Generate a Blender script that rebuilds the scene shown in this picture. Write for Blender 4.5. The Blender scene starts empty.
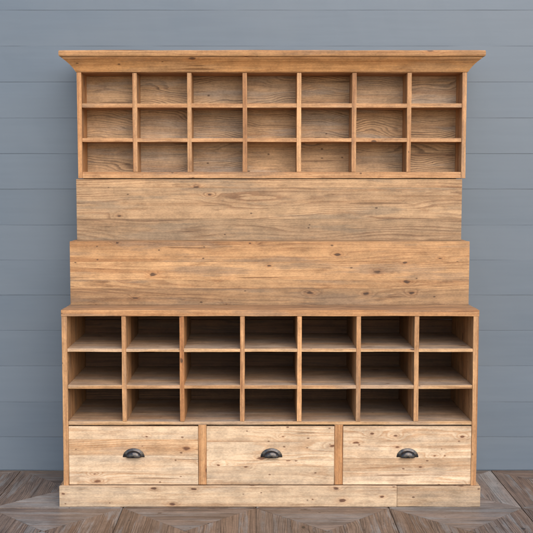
import bpy, bmesh, math, random
from mathutils import Vector, noise as mnoise

rnd = random.Random(11)
scene = bpy.context.scene
col = scene.collection

# ------------------------------------------------------------------ node helpers
def new_mat(name):
    m = bpy.data.materials.new(name)
    m.use_nodes = True
    nt = m.node_tree
    nt.nodes.clear()
    out = nt.nodes.new('ShaderNodeOutputMaterial')
    b = nt.nodes.new('ShaderNodeBsdfPrincipled')
    nt.links.new(b.outputs[0], out.inputs[0])
    return m, nt, b

class G:
    """small wrapper for building node trees"""
    def __init__(s, nt): s.nt = nt
    def put(s, sock, v):
        if v is None: return
        if hasattr(v, 'is_output'): s.nt.links.new(v, sock)
        else: sock.default_value = v
    def math(s, op, a, b=None, c=None, clamp=False):
        n = s.nt.nodes.new('ShaderNodeMath'); n.operation = op; n.use_clamp = clamp
        s.put(n.inputs[0], a); s.put(n.inputs[1], b); s.put(n.inputs[2], c)
        return n.outputs[0]
    def smooth(s, x, a, b, lo=0.0, hi=1.0):
        n = s.nt.nodes.new('ShaderNodeMapRange'); n.interpolation_type = 'SMOOTHSTEP'
        s.put(n.inputs[0], x)
        for i, v in zip((1, 2, 3, 4), (a, b, lo, hi)): s.put(n.inputs[i], v)
        return n.outputs[0]
    def mix(s, f, a, b, mode='MIX'):
        n = s.nt.nodes.new('ShaderNodeMix'); n.data_type = 'RGBA'; n.blend_type = mode
        s.put(n.inputs[0], f)
        for i, v in ((6, a), (7, b)):
            if isinstance(v, tuple) and len(v) == 3: v = v + (1.0,)
            s.put(n.inputs[i], v)
        return n.outputs[2]
    def comb(s, x, y, z=0.0):
        n = s.nt.nodes.new('ShaderNodeCombineXYZ')
        s.put(n.inputs[0], x); s.put(n.inputs[1], y); s.put(n.inputs[2], z)
        return n.outputs[0]
    def sep(s, v):
        n = s.nt.nodes.new('ShaderNodeSeparateXYZ'); s.put(n.inputs[0], v); return n.outputs
    def noise(s, vec, scale, detail=2.0, rough=.5):
        n = s.nt.nodes.new('ShaderNodeTexNoise'); n.noise_dimensions = '2D'
        s.put(n.inputs['Vector'], vec); n.inputs['Scale'].default_value = scale
        n.inputs['Detail'].default_value = detail; n.inputs['Roughness'].default_value = rough
        return n.outputs[0]

def wood(name, light, dark, weather, amp=6.0, dens=42.0, stretch=1.1, ring=.6, knots=.72,
         stain=.35, knot_col=(.10, .045, .02), rough=.62, bump=.25, streak=.6, specks=.86, fine=1.0):
    """pine: rings are the contour lines of a stretched height field that swirls round knots"""
    m, nt, bs = new_mat(name)
    g = G(nt)
    uv = nt.nodes.new('ShaderNodeUVMap'); uv.uv_map = 'grain'
    at = nt.nodes.new('ShaderNodeVertexColor'); at.layer_name = 'board'
    ac = nt.nodes.new('ShaderNodeSeparateColor'); nt.links.new(at.outputs[0], ac.inputs[0])
    tone, wth, hue = ac.outputs[0], ac.outputs[1], ac.outputs[2]
    u, v, _ = g.sep(uv.outputs[0])
    # knots
    vo = nt.nodes.new('ShaderNodeTexVoronoi'); vo.voronoi_dimensions = '2D'; vo.feature = 'F1'
    wob = g.noise(g.comb(g.math('MULTIPLY', u, 30), g.math('MULTIPLY', v, 60)), 1.0, 1)
    wob = g.math('MULTIPLY', g.math('SUBTRACT', wob, .5), .09)
    nt.links.new(g.comb(g.math('MULTIPLY', u, 4.2), g.math('MULTIPLY', v, 9.0)), vo.inputs['Vector'])
    vo.inputs['Scale'].default_value = 1.0
    dist = vo.outputs['Distance']
    vc = nt.nodes.new('ShaderNodeSeparateColor'); nt.links.new(vo.outputs['Color'], vc.inputs[0])
    sel = g.math('GREATER_THAN', vc.outputs[0], knots)
    size = g.math('MULTIPLY_ADD', vc.outputs[1], .062, .026)
    dk = g.math('ADD', dist, wob)
    core = g.math('MULTIPLY', g.smooth(g.math('DIVIDE', dk, size), 1.25, .55), sel)
    halo = g.math('MULTIPLY', g.smooth(g.math('DIVIDE', dk, size), 3.4, .8), sel)
    kb = g.math('MULTIPLY', g.math('POWER', g.smooth(dist, .36, .0), 2.0), sel)
    # small specks: pin knots, nail holes, dents
    v2 = nt.nodes.new('ShaderNodeTexVoronoi'); v2.voronoi_dimensions = '2D'; v2.feature = 'F1'
    nt.links.new(g.comb(g.math('MULTIPLY', u, 9.0), g.math('MULTIPLY', v, 15.0)), v2.inputs['Vector'])
    v2.inputs['Scale'].default_value = 1.0
    s2 = nt.nodes.new('ShaderNodeSeparateColor'); nt.links.new(v2.outputs['Color'], s2.inputs[0])
    spk = g.math('MULTIPLY', g.smooth(g.math('ADD', v2.outputs['Distance'], wob), .075, .03), g.math('GREATER_THAN', s2.outputs[0], specks))
    # ring height field
    n1 = g.noise(g.comb(g.math('MULTIPLY', u, stretch), g.math('MULTIPLY', v, 4.6)), 1.0, 2.0, .45)
    n2 = g.noise(g.comb(g.math('MULTIPLY', u, 4), g.math('MULTIPLY', v, 34)), 1.0, 2.0, .6)
    h = g.math('MULTIPLY', v, dens)
    h = g.math('MULTIPLY_ADD', n1, amp, h)
    h = g.math('MULTIPLY_ADD', n2, 1.0, h)
    h = g.math('MULTIPLY_ADD', kb, 2.4, h)
    fr = g.math('FRACT', h)
    late = g.math('MULTIPLY', g.smooth(fr, .28, .84), g.smooth(fr, 1.0, .90))
    var = g.noise(g.comb(g.math('MULTIPLY', u, 1.1), g.math('MULTIPLY', h, .23)), 1.0, 2.0, .6)
    late = g.math('MULTIPLY', late, g.smooth(var, .36, .66, .10, 1.0))
    # fibres, streaks, blotches
    fib = g.noise(g.comb(g.math('MULTIPLY', u, 3.2), g.math('MULTIPLY', v, 210)), 1.0, 3.0, .65)
    fib2 = g.noise(g.comb(g.math('MULTIPLY', u, 1.0), g.math('MULTIPLY', v, 78)), 1.0, 3.0, .65)
    slow = g.noise(g.comb(g.math('MULTIPLY', u, 1.5), g.math('MULTIPLY', v, 13)), 1.0, 5.0, .66)
    dirt = g.noise(g.comb(g.math('MULTIPLY', u, 4.5), g.math('MULTIPLY', v, 22)), 1.0, 5.0, .72)
    stk = g.noise(g.comb(g.math('MULTIPLY', u, .40), g.math('MULTIPLY', v, 19)), 1.0, 4.0, .64)
    c = g.mix(g.math('MULTIPLY', late, ring, clamp=True), light, dark)
    c = g.mix(g.smooth(fib2, .48, .70, 0, .50 * fine), c, dark)
    c = g.mix(g.smooth(stk, .50, .68, 0, streak), c, g.mix(1.0, c, (.60, .45, .32), 'MULTIPLY'))
    c = g.mix(g.smooth(stk, .48, .32, 0, .45), c, g.mix(1.0, c, (1.20, 1.22, 1.22), 'MULTIPLY'))
    c = g.mix(g.math('MULTIPLY', hue, .60), c, g.mix(1.0, c, (1.04, .82, .58), 'MULTIPLY'))
    c = g.mix(g.math('MULTIPLY', g.smooth(slow, .50, .66), stain), c, weather)
    c = g.mix(g.math('MULTIPLY', g.smooth(dirt, .55, .74), stain), c, g.mix(1.0, c, (.52, .42, .34), 'MULTIPLY'))
    wm = g.math('MULTIPLY', wth, g.smooth(g.math('ADD', g.math('MULTIPLY', slow, .6), g.math('MULTIPLY', fib2, .5)), .42, .66, .35, 1.0), clamp=True)
    wc = g.mix(g.math('MULTIPLY', late, .6), weather, g.mix(1.0, weather, (.48, .45, .42), 'MULTIPLY'))
    wc = g.mix(g.smooth(stk, .52, .36, 0, .5), wc, g.mix(1.0, wc, (1.35, 1.35, 1.35), 'MULTIPLY'))
    c = g.mix(wm, c, wc)
    c = g.mix(g.smooth(fib, .44, .66, 0, .48 * fine), c, g.mix(1.0, c, (.52, .44, .38), 'MULTIPLY'))
    c = g.mix(g.smooth(fib, .46, .34, 0, .35 * fine), c, g.mix(1.0, c, (1.22, 1.22, 1.22), 'MULTIPLY'))
    c = g.mix(g.math('MULTIPLY', halo, .35), c, g.mix(1.0, c, (.72, .50, .34), 'MULTIPLY'))
    c = g.mix(g.math('MULTIPLY', core, .92), c, knot_col)
    c = g.mix(g.math('MULTIPLY', spk, .80), c, knot_col)
    # thin checks running with the grain
    chk = g.noise(g.comb(g.math('MULTIPLY', u, 2.3), g.math('MULTIPLY', v, 55)), 1.0, 0.0)
    chk = g.math('MULTIPLY', g.smooth(chk, .83, .87), .6)
    c = g.mix(chk, c, g.mix(1.0, c, (.3, .22, .16), 'MULTIPLY'))
    bl = g.noise(g.comb(g.math('MULTIPLY', u, 9), g.math('MULTIPLY', v, 15)), 1.0, 4.0, .7)
    pore = g.noise(g.comb(g.math('MULTIPLY', u, 70), g.math('MULTIPLY', v, 190)), 1.0, 3.0, .75)
    vv = g.math('ADD', g.smooth(bl, .28, .72, .83, 1.14), g.smooth(pore, .30, .70, -.11, .11))
    c = g.mix(1.0, c, g.comb(vv, vv, vv), 'MULTIPLY')
    tn = g.math('MULTIPLY_ADD', tone, .80, .54)
    c = g.mix(1.0, c, g.comb(tn, tn, tn), 'MULTIPLY')
    nt.links.new(c, bs.inputs['Base Color'])
    r = g.math('MULTIPLY_ADD', fib2, .22, rough - .11)
    nt.links.new(r, bs.inputs['Roughness'])
    bs.inputs['Specular IOR Level'].default_value = .35
    hh = g.math('MULTIPLY_ADD', late, .35, g.math('MULTIPLY', fib, .55))
    hh = g.math('SUBTRACT', hh, g.math('MULTIPLY', chk, .9))
    hh = g.math('SUBTRACT', hh, g.math('MULTIPLY', core, .5))
    bp = nt.nodes.new('ShaderNodeBump'); bp.inputs['Strength'].default_value = bump
    bp.inputs['Distance'].default_value = .0012
    nt.links.new(hh, bp.inputs['Height']); nt.links.new(bp.outputs[0], bs.inputs['Normal'])
    return m

# mostly the woods' own colours; dark inner and base-back pine carry painted shade
M_crown = wood('honey_pine', (.54, .280, .112), (.33, .135, .042), (.30, .19, .105), amp=8, dens=50, stretch=.6, ring=.45, knots=.80, stain=.40, fine=.5, streak=.5, specks=.9)
M_frame = wood('frame_pine', (.59, .325, .150), (.33, .140, .052), (.28, .170, .100), amp=7, dens=60, stretch=.6, ring=.50, knots=.82, stain=.60, fine=.7)
M_shelf = wood('shelf_pine', (.60, .37, .19), (.36, .18, .070), (.38, .30, .24), amp=7, dens=60, stretch=.7, ring=.5, knots=.86, stain=.38, fine=.7, rough=.5)
M_dark = wood('shade_toned_inner_pine', (.36, .190, .085), (.17, .080, .030), (.20, .130, .075), amp=7, dens=60, stretch=.7, ring=.5, knots=.86, stain=.5, fine=.7)  # frame wood darkened to stand for shade deep in the cells
M_inner = wood('shade_toned_back_pine', (.19, .085, .032), (.06, .025, .010), (.10, .055, .026), amp=8, dens=50, stretch=.7, ring=.6, knots=.86, stain=.5)  # brown deepened so the base back carries the cells' shade in its colour
M_back = wood('weathered_back_pine', (.64, .385, .190), (.20, .108, .052), (.45, .345, .255), amp=15, dens=80, stretch=1.9, ring=.85, knots=.97, stain=.60, bump=.4, specks=.95, fine=.6)
M_riser = wood('riser_pine', (.54, .305, .140), (.26, .108, .040), (.26, .165, .100), amp=15, dens=52, stretch=.45, ring=.50, knots=.50, stain=.60, knot_col=(.075, .034, .016), specks=.82, fine=.45, streak=.60)
M_riser2 = wood('wavy_riser_pine', (.50, .305, .158), (.23, .106, .046), (.28, .195, .122), amp=19, dens=60, stretch=.55, ring=.75, knots=.88, stain=.60, knot_col=(.07, .03, .014), specks=.90, fine=.45, streak=.60)
M_drawer = wood('pale_drawer_pine', (.66, .478, .312), (.46, .250, .118), (.46, .35, .25), amp=13, dens=40, stretch=.5, ring=.68, knots=.15, stain=.42, knot_col=(.15, .058, .026), specks=.72, fine=.40, streak=.45)
M_plinth = wood('plinth_pine', (.57, .405, .258), (.37, .198, .092), (.37, .28, .20), amp=9, dens=44, stretch=.5, ring=.55, knots=.35, stain=.50, knot_col=(.11, .045, .024), specks=.74, fine=.4, streak=.45)
M_floor = wood('reclaimed_floor_wood', (.245, .165, .118), (.070, .047, .036), (.265, .245, .228), amp=7, dens=85, stretch=1.4, ring=.8, knots=.93, stain=.75, rough=.44, bump=.6, knot_col=(.03, .02, .015))

def paint_mat():
    m, nt, bs = new_mat('blue_grey_paint')
    g = G(nt)
    uv = nt.nodes.new('ShaderNodeUVMap'); uv.uv_map = 'grain'
    at = nt.nodes.new('ShaderNodeVertexColor'); at.layer_name = 'board'
    ac = nt.nodes.new('ShaderNodeSeparateColor'); nt.links.new(at.outputs[0], ac.inputs[0])
    u, v, _ = g.sep(uv.outputs[0])
    a = g.noise(g.comb(g.math('MULTIPLY', u, 2.0), g.math('MULTIPLY', v, 30)), 1.0, 4.0, .6)
    b = g.noise(g.comb(g.math('MULTIPLY', u, 8.0), g.math('MULTIPLY', v, 260)), 1.0, 3.0, .6)
    d = g.noise(g.comb(g.math('MULTIPLY', u, 1.3), g.math('MULTIPLY', v, 2.6)), 1.0, 3.0, .55)
    c = g.mix(g.smooth(a, .3, .7), (.090, .114, .143), (.096, .121, .151))
    c = g.mix(g.smooth(d, .35, .7, 0, .5), c, (.108, .129, .153))
    c = g.mix(g.smooth(b, .45, .8, 0, .10), c, (.080, .101, .132))
    tn = g.math('MULTIPLY_ADD', ac.outputs[0], .16, .92)
    c = g.mix(1.0, c, g.comb(tn, tn, tn), 'MULTIPLY')
    nt.links.new(c, bs.inputs['Base Color'])
    nt.links.new(g.math('MULTIPLY_ADD', d, .10, .33), bs.inputs['Roughness'])
    bs.inputs['Specular IOR Level'].default_value = .5
    bp = nt.nodes.new('ShaderNodeBump'); bp.inputs['Strength'].default_value = .06; bp.inputs['Distance'].default_value = .001
    nt.links.new(g.math('MULTIPLY_ADD', b, .6, a), bp.inputs['Height']); nt.links.new(bp.outputs[0], bs.inputs['Normal'])
    return m
M_paint = paint_mat()

def metal_mat():
    m, nt, bs = new_mat('aged_bronze')
    g = G(nt)
    tc = nt.nodes.new('ShaderNodeTexCoord')
    n = nt.nodes.new('ShaderNodeTexNoise'); n.inputs['Scale'].default_value = 90; n.inputs['Detail'].default_value = 4
    nt.links.new(tc.outputs['Object'], n.inputs['Vector'])
    c = g.mix(g.smooth(n.outputs[0], .42, .72), (.045, .042, .042), (.085, .066, .052))
    nt.links.new(c, bs.inputs['Base Color'])
    bs.inputs['Metallic'].default_value = .85
    nt.links.new(g.smooth(n.outputs[0], .3, .8, .10, .24), bs.inputs['Roughness'])
    return m
M_metal = metal_mat()

# ------------------------------------------------------------------ mesh builder
def wander(t, q):
    c = mnoise.noise(Vector((t * 17, q, 4.7)))
    return mnoise.noise(Vector((t * 4.5, q, 1.3))) + .6 * c - 1.2 * max(0, c - .38)

class MB:
    """collects boards; every board carries grain UVs and a (tone, weathering, hue) colour of its own"""
    def __init__(s):
        s.bm = bmesh.new()
        s.uv = s.bm.loops.layers.uv.new('grain')
        s.cl = s.bm.loops.layers.color.new('board')
    def paint(s, f, cu, cv, off, rgb):
        for l in f.loops:
            l[s.uv].uv = (l.vert.co[cu] + off[0], l.vert.co[cv] + off[1])
            l[s.cl] = (rgb[0], rgb[1], rgb[2], 1)
    def board(s, x0, x1, y0, y1, z0, z1, ax='x', tone=None, wth=0.0, hue=None, jit=.0017, top=None, front=None, off=None):
        """box with its grain along ax, cut into short lengths whose corners wander a little.
        top / front: other weathering for the upward / forward face"""
        lo, hi = [x0, y0, z0], [x1, y1, z1]
        a = 'xyz'.index(ax); b, c = [i for i in range(3) if i != a]
        tone = rnd.uniform(.3, .7) if tone is None else tone
        hue = rnd.random() if hue is None else hue
        off = off or (rnd.uniform(0, 60), rnd.uniform(0, 60))
        L = hi[a] - lo[a]
        n = max(1, min(64, int(L / .035)))
        sd = rnd.uniform(0, 500)
        rings = []
        for i in range(n + 1):
            r = []
            for k, (qb, qc) in enumerate(((0, 0), (1, 0), (1, 1), (0, 1))):
                p = [0, 0, 0]
                p[a] = lo[a] + L * i / n
                p[b] = (lo[b], hi[b])[qb] + jit * wander(p[a], sd + k * 7)
                p[c] = (lo[c], hi[c])[qc] + jit * wander(p[a], sd + k * 7 + 3.3)
                r.append(s.bm.verts.new(p))
            rings.append(r)
        fs = []
        for i in range(n):
            for k in range(4):
                k2 = (k + 1) % 4
                fs.append((s.bm.faces.new((rings[i][k], rings[i][k2], rings[i + 1][k2], rings[i + 1][k])), (b, c)[k % 2]))
        fs.append((s.bm.faces.new(rings[0][::-1]), -1))
        fs.append((s.bm.faces.new(rings[n]), -1))
        for f, cv in fs:
            f.normal_update()
        bmesh.ops.recalc_face_normals(s.bm, faces=[f for f, _ in fs])
        for f, cv in fs:
            f.normal_update()
            w = wth
            if top is not None and f.normal.z > .8: w = top
            if front is not None and f.normal.y < -.8: w = front
            if cv == -1: s.paint(f, c, b, (off[0] + 3, off[1] + 5), (tone * .85, w, hue))
            else: s.paint(f, a, cv, (off[0], off[1] + (0 if cv == b else .37)), (tone, w, hue))
    def planks(s, x0, x1, y0, y1, cuts, ax='x', tones=None, wths=None, gap=.0004, jit=.00025, hues=None, top=None):
        """glued-up panel in the xz plane: cuts are the z joints"""
        for i in range(len(cuts) - 1):
            s.board(x0, x1, y0 + rnd.uniform(0, .0006), y1, cuts[i] + (gap / 2 if i else 0), cuts[i + 1] - (gap / 2 if i < len(cuts) - 2 else 0), ax,
                    tones[i] if tones else None, wths[i] if wths else 0, hues[i] if hues else None, jit,
                    top=top if i == len(cuts) - 2 else None)
    def build(s, name, mat, parent=None, bevel=.0016, seg=2, smooth=False, origin=None):
        me = bpy.data.meshes.new(name)
        vs = [v.co for v in s.bm.verts]
        ctr = origin or Vector([(min(v[i] for v in vs) + max(v[i] for v in vs)) / 2 for i in range(3)])
        bmesh.ops.translate(s.bm, verts=s.bm.verts, vec=-Vector(ctr))
        s.bm.to_mesh(me); s.bm.free()
        me.materials.append(mat)
        for p in me.polygons: p.use_smooth = smooth
        o = bpy.data.objects.new(name, me)
        col.objects.link(o)
        base = Vector((0, 0, 0))
        if parent:
            o.parent = parent
            base = WORLD[parent.name]
        o.location = Vector(ctr) - base
        WORLD[o.name] = Vector(ctr)
        if bevel:
            md = o.modifiers.new('worn_edges', 'BEVEL'); md.width = bevel; md.segments = seg
            md.limit_method = 'ANGLE'; md.angle_limit = math.radians(40)
        return o
WORLD = {}

def one(name, mat, parent, *a, bevel=.0016, **k):
    m = MB(); m.board(*a, **k); return m.build(name, mat, parent, bevel)

# ------------------------------------------------------------------ the cabinet
cab = bpy.data.objects.new('storage_cabinet', None)
col.objects.link(cab)
cab.location = (.0765, .28, 0)
WORLD[cab.name] = Vector(cab.location)
cab['label'] = 'tall reclaimed pine pigeonhole cabinet with stepped hutch and three drawers against blue grey wall'
cab['category'] = 'cabinet'

XL, XR = -.976, 1.1285           # outer sides of the base
IL, IR = -.949, 1.1015           # inner faces
BD = .575                        # depth of the base
# base carcass
one('side_panel', M_frame, cab, XL, IL, 0, BD, .0, .9756, ax='z', tone=.50, hue=.5)
one('side_panel', M_frame, cab, IR, XR, 0, BD, .0, .9756, ax='z', tone=.54, hue=.35)
m = MB()
m.board(XL - .001, XR + .001, -.002, .105, .976, 1.0078, tone=.50, hue=.75, top=.75)
m.board(XL + .001, XR - .001, .1055, .215, .976, 1.0076, tone=.42, hue=.4, top=.85)
m.board(XL + .001, XR - .001, .2155, BD, .976, 1.0070, tone=.5, top=.7)
m.build('top_board', M_frame, cab)
for z0, z1, t, hu in ((.7938, .8101, .66, .3), (.6045, .6232, .60, .5), (.4189, .4365, .52, .55)):
    m = MB()
    m.board(IL, IR, .003, .5430, z0, z1, tone=t, hue=hu, top=.92)  # top face greyed to hold the sky's sheen as well as wear
    m.build('shelf', M_shelf, cab)
DIV = (-.6623, -.3693, -.0643, .2244, .5232, .8169)
for k, x in enumerate(DIV):
    w = .0232 + rnd.uniform(-.0008, .0008)
    dx = rnd.uniform(-.002, .002)
    m = MB()
    m.board(x - w / 2, x + w / 2, .0012, .20, .4368, .9757, ax='z', tone=(.55, .5, .6, .7, .6, .52)[k], jit=.0014)
    dv = m.build('divider', M_frame, cab)
    one('divider_rear', M_dark, dv, x - w / 2 + .0006, x + w / 2 - .0006, .2005, .5405, .4368, .9757, ax='z', tone=.45, wth=.1)  # rear half split off to take the shade-darkened colour
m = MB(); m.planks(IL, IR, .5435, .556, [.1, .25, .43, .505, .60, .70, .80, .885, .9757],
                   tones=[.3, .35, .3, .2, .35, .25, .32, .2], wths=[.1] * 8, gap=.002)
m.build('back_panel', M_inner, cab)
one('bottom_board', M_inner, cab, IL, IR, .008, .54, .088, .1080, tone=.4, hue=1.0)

# drawer rails
one('drawer_rail', M_frame, cab, -.2885, -.2475, .0035, .030, .1085, .4186, ax='z', tone=.50, hue=.6)
one('drawer_rail', M_frame, cab, .4045, .4475, .0035, .030, .1085, .4186, ax='z', tone=.36, hue=1.0)

# cup pull mesh, shared by the three drawers
def pull_mesh():
    bm = bmesh.new()
    def arc(rx, rz, y, n=28, z0=0.0):
        return [bm.verts.new((rx * math.cos(math.pi * i / n), y, z0 + rz * math.sin(math.pi * i / n))) for i in range(n + 1)]
    prof = [(.0555, .0455, -.0004), (.0555, .0455, -.0022), (.0535, .0435, -.0034), (.0425, .0345, -.0034), (.0400, .0325, -.0050)]
    for k in range(1, 9):
        t = k / 8 * math.pi / 2
        prof.append((.0385 * math.cos(t) ** .75 if k < 8 else .0001, .0315 * math.cos(t) ** .75 if k < 8 else .0001, -.0060 - .017 * math.sin(t)))
    rows = [arc(*p) for p in prof]
    for a, b in zip(rows, rows[1:]):
        for i in range(len(a) - 1):
            bm.faces.new((a[i], a[i + 1], b[i + 1], b[i]))
    bmesh.ops.remove_doubles(bm, verts=bm.verts, dist=.00025)
    bmesh.ops.recalc_face_normals(bm, faces=bm.faces)
    me = bpy.data.meshes.new('cup_pull')
    bm.to_mesh(me); bm.free()
    me.materials.append(M_metal)
    for p in me.polygons: p.use_smooth = True
    return me
PULL = pull_mesh()

DRAW = [(-.9478, -.2900, [.1095, .176, .262, .345, .4112], [.60, .62, .54, .62], [.0, .1, .95, .5], -.6180),
        (-.2460, .4032, [.1095, .205, .236, .330, .4112], [.46, .70, .60, .57], [.35, .0, .2, .5], .0838),
        (.4488, 1.1002, [.1095, .178, .246, .322, .4112], [.70, .50, .66, .60], [.0, .65, .1, .3], .7770)]
for x0, x1, cuts, tones, hues, px in DRAW:
    m = MB()
    m.planks(x0, x1, .0015, .021, cuts, tones=tones, hues=hues, wths=[.05] * 4)
    # the box behind the front
    m.board(x0 + .012, x0 + .026, .0222, .50, .115, .385, ax='y', tone=.4)
    m.board(x1 - .026, x1 - .012, .0222, .50, .115, .385, ax='y', tone=.4)
    m.board(x0 + .027, x1 - .027, .486, .50, .115, .385, tone=.4)
    m.board(x0 + .027, x1 - .027, .0222, .485, .116, .126, tone=.4)
    d = m.build('drawer', M_drawer, cab, bevel=.0004)
    p = bpy.data.objects.new('cup_pull', PULL); col.objects.link(p)
    p.parent = d
    p.location = Vector((px, .0015, .2530)) - WORLD[d.name]
    sm = p.modifiers.new('wall_thickness', 'SOLIDIFY'); sm.thickness = .0014; sm.offset = -1

# plinth: two boards along the front, meeting at a butt joint, and the returns
PB = .1067
one('plinth_board', M_plinth, cab, -.9965, .7226, -.0205, -.0008, .0, PB, tone=.62, hue=.15, wth=.08, bevel=.0022)
one('plinth_board', M_plinth, cab, .7234, 1.1472, -.0202, -.0008, .0, PB - .0006, tone=.42, hue=.55, wth=.12, bevel=.0022)
one('plinth_board', M_plinth, cab, -.9960, XL - .0008, -.0003, BD, .0, PB - .0004, ax='y', tone=.5, bevel=.0022)
one('plinth_board', M_plinth, cab, XR + .0008, 1.1466, -.0003, BD, .0, PB - .0008, ax='y', tone=.45, bevel=.0022)

# two stepped risers
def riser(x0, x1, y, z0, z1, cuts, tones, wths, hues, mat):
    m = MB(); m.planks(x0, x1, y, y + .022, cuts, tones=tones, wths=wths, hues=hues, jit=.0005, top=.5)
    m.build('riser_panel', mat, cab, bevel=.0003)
    for s in (x0, x1 - .022):
        one('riser_side', mat, cab, s + .0003, s + .0217, y + .0225, BD - .02, z0, z1 - .0005, ax='y', tone=.5, wth=.2)
    m = MB()
    for k in range(2):
        ya = y + .0225 + k * (BD - .0205 - y - .0225) / 2
        m.board(x0 + .0225, x1 - .0225, ya, ya + (BD - .022 - y - .0225) / 2, z1 - .022, z1 - .0003, tone=.4, wth=.6)
    m.build('riser_top', mat, cab)
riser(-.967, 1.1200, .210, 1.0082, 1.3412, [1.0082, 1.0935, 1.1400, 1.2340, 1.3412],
      [.30, .50, .62, .54], [.70, .30, .08, .15], [.1, .2, .3, .65], M_riser)  # bottom plank weathered, its tone also lowered for contact shading
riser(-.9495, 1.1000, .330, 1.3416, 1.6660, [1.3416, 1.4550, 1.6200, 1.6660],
      [.36, .54, .60], [.60, .25, .10], [.15, .25, .5], M_riser2)  # lowest plank greyed by weather and darkened to hold contact shade

# ------------------------------------------------------------------ the hutch with the small pigeonholes
HY = .322; HB = .525
HL, HR = -.9375, 1.1150
HIL, HIR = HL + .0235, HR - .0235
Z0, Z1 = 1.6700, 2.2266
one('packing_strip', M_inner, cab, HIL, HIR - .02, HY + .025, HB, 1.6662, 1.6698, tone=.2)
def leaning_side(xa, xb, tone):
    m = MB(); m.board(xa, xb, HY, HB, Z0, Z1, ax='z', tone=tone, jit=.0012); m.build('hutch_side', M_frame, cab)
leaning_side(HL, HIL, .56); leaning_side(HIR, HR, .58)
one('hutch_bottom', M_frame, cab, HIL, HIR, HY + .001, HB - .0200, Z0 + .0005, 1.7033, tone=.54, hue=.5, top=.4)
one('hutch_top', M_frame, cab, HIL, HIR, HY + .004, HB - .0200, 2.2228, 2.2440, tone=.55, hue=.9)
for z0, z1, t in ((2.0410, 2.0635, .52), (1.8615, 1.8815, .56)):
    one('hutch_shelf', M_frame, cab, HIL, HIR, HY + .0028, HB - .0385, z0, z1, tone=t, hue=.6, top=.35, jit=.0012)
HD = (-.6338, -.3460, -.0535, .2322, .5230, .8135)
for k, x in enumerate(HD):
    w = .0228 + rnd.uniform(-.001, .001)
    one('hutch_divider', M_frame, cab, x - w / 2, x + w / 2, HY + .0008, HB - .0388, 1.7036, 2.2224, ax='z',
        tone=(.56, .52, .5, .68, .6, .5)[k], hue=rnd.uniform(.2, .6), jit=.0018)
# back: one flat-sawn board per row, running behind the dividers
m = MB()
edges = [HIL] + [x for x in HD] + [HIR]
zs = [1.7036, 1.8715, 2.0520, 2.2224]
for r in range(3):
    for c in range(7):
        m.board(edges[c] + .0003, edges[c + 1] - .0003, HB - .0383, HB - .0205, zs[r] + .0003, zs[r + 1] - .0003,
                tone=rnd.uniform(.42, .62), wth=rnd.uniform(.40, .85), hue=rnd.uniform(.1, .5), jit=.0001)
m.build('hutch_back', M_back, cab, bevel=0)

# crown moulding: profile swept round three sides with mitred corners
def crown():
    m = MB()
    pr = [(0, 0), (.004, 0)]
    for i in range(1, 13):                                # shallow concave cove, close to a plain slope
        a = i / 12
        pr.append((.004 +   .0600 * a - .0048 * math.sin(a * math.pi), .064 * a + .0022 * math.sin(a * math.pi)))
    pr += [(.0640, .0640), (.0640, .0680), (.0700, .0690)]     # small fillet
    pr += [(.0705, .0705), (.0770, .0735), (.0790, .0800), (.0790, .0960), (.0765, .1020), (.0700, .1030), (.0, .1030)]
    seg = []
    ln = [0]
    for p, q in zip(pr, pr[1:]): ln.append(ln[-1] + math.dist(p, q))
    N = 60
    def corner(out, side):                                # side -1 left, +1 right
        return ((HL - out) if side < 0 else (HR + out), HY - out)
    paths = []
    for out, up in pr:
        l, r = corner(out, -1), corner(out, 1)
        pts = [(l[0], HB)] + [(l[0], l[1])] + [(l[0] + (r[0] - l[0]) * i / N, l[1]) for i in range(1, N)] + [(r[0], r[1]), (r[0], HB)]
        row = []
        for i, (x, y) in enumerate(pts):
            j = .0011 * mnoise.noise(Vector((x * 4, y * 4, up * 30))) if out > .02 else 0
            row.append(m.bm.verts.new((x, y + j, Z1 + up + j)))
        paths.append(row)
    for k in range(len(pr) - 1):
        hi = pr[k][1] > .0689
        for i in range(N + 2):
            f = m.bm.faces.new((paths[k][i], paths[k][i + 1], paths[k + 1][i + 1], paths[k + 1][i]))
            for l in f.loops:
                kk = k if l.vert in (paths[k][i], paths[k][i + 1]) else k + 1
                c = 1 if i in (0, N + 1) else 0
                l[m.uv].uv = (l.vert.co[c] + (31.2 if hi else 12.7) + c * 5, ln[kk] * 1.0 + (8.3 if hi else 3.1))
                l[m.cl] = ((.46, .25, .30, 1) if hi else (.84, .0, .45, 1))  # cove below the fillet painted lighter in place of bounced light
    # close the ends at the back
    for i in (0, N + 2):
        m.bm.faces.new([paths[k][i] for k in range(len(pr))])
    bmesh.ops.recalc_face_normals(m.bm, faces=m.bm.faces)
    o = m.build('crown_moulding', M_crown, cab, bevel=0)
    return o
crown()
m = MB()
m.board(HL - .06, HR + .06, HY - .06, HB, Z1 + .1033, Z1 + .1050, tone=.4, wth=.6)
m.build('crown_lid', M_crown, cab, bevel=0)

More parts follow.
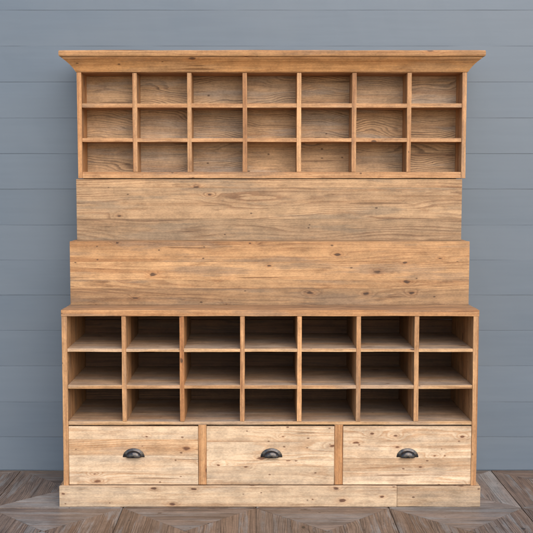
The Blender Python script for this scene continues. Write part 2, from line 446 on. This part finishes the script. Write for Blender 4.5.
# ------------------------------------------------------------------ shiplap wall
WY = .632
m = MB()
seams = [.004, .1958, .3992, .6072, .8111, 1.0138, 1.2125, 1.4101, 1.6122, 1.8092, 2.0073, 2.2059, 2.4033, 2.5997, 2.80, 3.0]
gaps = [.002, .0065, .0028, .0022, .0030, .0022, .0026, .0024, 0.0034, .0075, .0016, .0016, .0012, .0012, .001, .001]
X0, X1 = -2.9, 3.0
for i in range(len(seams) - 1):
    m.board(X0, X1, WY + rnd.uniform(-.0010, .0010), WY + .0036, seams[i] + gaps[i] / 7, seams[i + 1] - gaps[i + 1] / 7, tone=rnd.uniform(.2, .8), jit=.0012)
m.board(X0, X1, WY + .0040, WY + .05, .004, 3.0, tone=.5, jit=0)
w = m.build('shiplap_wall', M_paint, None, bevel=.0006)
w['label'] = 'wide blue grey painted shiplap wall of horizontal boards behind the cabinet'
w['category'] = 'wall'

# ------------------------------------------------------------------ floor of square panels laid from mitred boards
def floor():
    m = MB()
    bm = m.bm
    S = .6752; ox, oy = .005, -.039
    NB = 4
    # bedding sheet under the boards
    vs = [bm.verts.new(p) for p in ((-6, -8.5, -.006), (6, -8.5, -.006), (6, .95, -.006), (-6, .95, -.006))]
    f = bm.faces.new(vs)
    m.paint(f, 0, 1, (0, 0), (-.5, .0, .0))
    FR = random.Random(5)
    # tone, weathering and warmth of the panels round the cabinet (quarter 0 front, 1 right, 2 back, 3 left)
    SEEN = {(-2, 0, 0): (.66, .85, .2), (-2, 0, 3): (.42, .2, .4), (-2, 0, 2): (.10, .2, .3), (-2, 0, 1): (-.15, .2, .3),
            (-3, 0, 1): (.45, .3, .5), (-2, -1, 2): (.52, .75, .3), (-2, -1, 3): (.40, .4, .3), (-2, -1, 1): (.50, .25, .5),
            (-1, -1, 2): (.48, .65, .4), (-1, -1, 3): (.46, .2, .6), (-1, -1, 1): (.50, .3, .6),
            (0, -1, 2): (.54, .7, .3), (0, -1, 3): (.34, .3, .5), (0, -1, 1): (.44, .3, .5),
            (1, -1, 2): (.52, .7, .3), (1, -1, 3): (.38, .2, .5), (1, -1, 1): (.42, .3, .5),
            (1, 0, 1): (.58, .85, .3), (1, 0, 0): (.60, .8, .2), (1, 0, 2): (.5, .5, .4),
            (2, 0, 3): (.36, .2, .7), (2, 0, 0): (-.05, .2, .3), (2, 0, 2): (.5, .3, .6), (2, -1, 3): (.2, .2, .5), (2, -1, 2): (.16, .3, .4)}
    rot = [(1, 0), (0, 1), (-1, 0), (0, -1)]
    for ix in range(-7, 7):
        for iy in range(-10, 1):
            cx, cy = ox + (ix + .5) * S, oy + (iy + .5) * S
            for q in range(4):
                ca, sa = rot[q]
                tt, tw, th = FR.choice((.30, .45, .55, .62, .42)), FR.choice((.1, .25, .5, .8, .9)), FR.random()
                if (ix, iy, q) in SEEN: tt, tw, th = SEEN[(ix, iy, q)]
                for b in range(NB):
                    wo, wi = S / 2 * (1 - b / NB), S / 2 * (1 - (b + 1) / NB)
                    g = .0008
                    if (iy, q) in ((-1, 2), (0, 0)) and b == 0: wo -= .0020
                    wo -= g * (3.4 if b == 0 else .7); wi += g * .7
                    z = FR.uniform(-.0016, 0)
                    tilt = FR.uniform(-.0004, .0004)
                    # triangle boards lie along local x at distance wo..wi below the centre
                    loc = [(-wo + g, -wo), (wo - g, -wo), (max(wi - g, .0), -wi), (-max(wi - g, .0), -wi)]
                    if wi < .004: loc = [(-wo + g, -wo), (wo - g, -wo), (0, -.003)]
                    off = (FR.uniform(0, 80), FR.uniform(0, 80))
                    tone = tt + FR.uniform(-.12, .12) - (.22 if FR.random() < .12 else 0)
                    wt = min(1, max(0, tw + FR.uniform(-.25, .25)))
                    hue = min(1, max(0, th + FR.uniform(-.2, .2)))
                    tv, bv = [], []
                    for (lx, ly) in loc:
                        x, y = cx + lx * ca - ly * sa, cy + lx * sa + ly * ca
                        tv.append(bm.verts.new((x, y, z + tilt * lx / S)))
                        bv.append(bm.verts.new((x, y, -.0058)))
                    fs = [bm.faces.new(tv)]
                    n = len(tv)
                    for i in range(n):
                        fs.append(bm.faces.new((tv[i], bv[i], bv[(i + 1) % n], tv[(i + 1) % n])))
                    for ff in fs:
                        for l in ff.loops:
                            i = (tv.index(l.vert) if l.vert in tv else bv.index(l.vert))
                            lx, ly = loc[i]
                            l[m.uv].uv = (lx + off[0], ly + off[1])
                            l[m.cl] = (tone, wt, hue, 1)
    bmesh.ops.recalc_face_normals(bm, faces=bm.faces)
    o = m.build('floor', M_floor, None, bevel=0, origin=Vector((0, 0, 0)))
    o['kind'] = 'structure'
floor()

# ------------------------------------------------------------------ camera
cd = bpy.data.cameras.new('camera')
cam = bpy.data.objects.new('camera', cd); col.objects.link(cam)
cam.location = (0, -5.0, 1.6346)
cam.rotation_euler = (math.radians(90) - math.atan(81.5 / 1000), 0, 0)
cd.sensor_width = 36; cd.lens = 36 * 1000 / 533
cd.shift_x = 11.5 / 533
cd.clip_end = 200
scene.camera = cam

# ------------------------------------------------------------------ light: open shade, big soft sky from the front
EL, AZ = math.radians(40), math.radians(20)      # AZ: to the right of straight behind the camera
wd = bpy.data.worlds.new('World'); scene.world = wd; wd.use_nodes = True
nt = wd.node_tree; nt.nodes.clear()
out = nt.nodes.new('ShaderNodeOutputWorld'); bg = nt.nodes.new('ShaderNodeBackground')
sky = nt.nodes.new('ShaderNodeTexSky'); sky.sky_type = 'NISHITA'; sky.sun_disc = False
sky.sun_elevation = EL; sky.air_density = 1.0; sky.sun_rotation = math.pi - AZ
hs = nt.nodes.new('ShaderNodeHueSaturation'); hs.inputs['Saturation'].default_value = .85
nt.links.new(sky.outputs[0], hs.inputs['Color']); nt.links.new(hs.outputs[0], bg.inputs[0])
bg.inputs[1].default_value = .14
nt.links.new(bg.outputs[0], out.inputs[0])
ld = bpy.data.lights.new('sun', 'SUN'); ld.energy = 1.5; ld.angle = math.radians(58); ld.color = (1, .93, .83)
sun = bpy.data.objects.new('sun', ld); col.objects.link(sun)
d = Vector((math.sin(AZ) * math.cos(EL), -math.cos(AZ) * math.cos(EL), math.sin(EL)))   # towards the sun
sun.rotation_euler = d.to_track_quat('Z', 'Y').to_euler()
sun.location = d * 12

scene.view_settings.view_transform = 'Standard'
scene.view_settings.look = 'None'
scene.view_settings.gamma = 1
scene.view_settings.exposure = 1.1
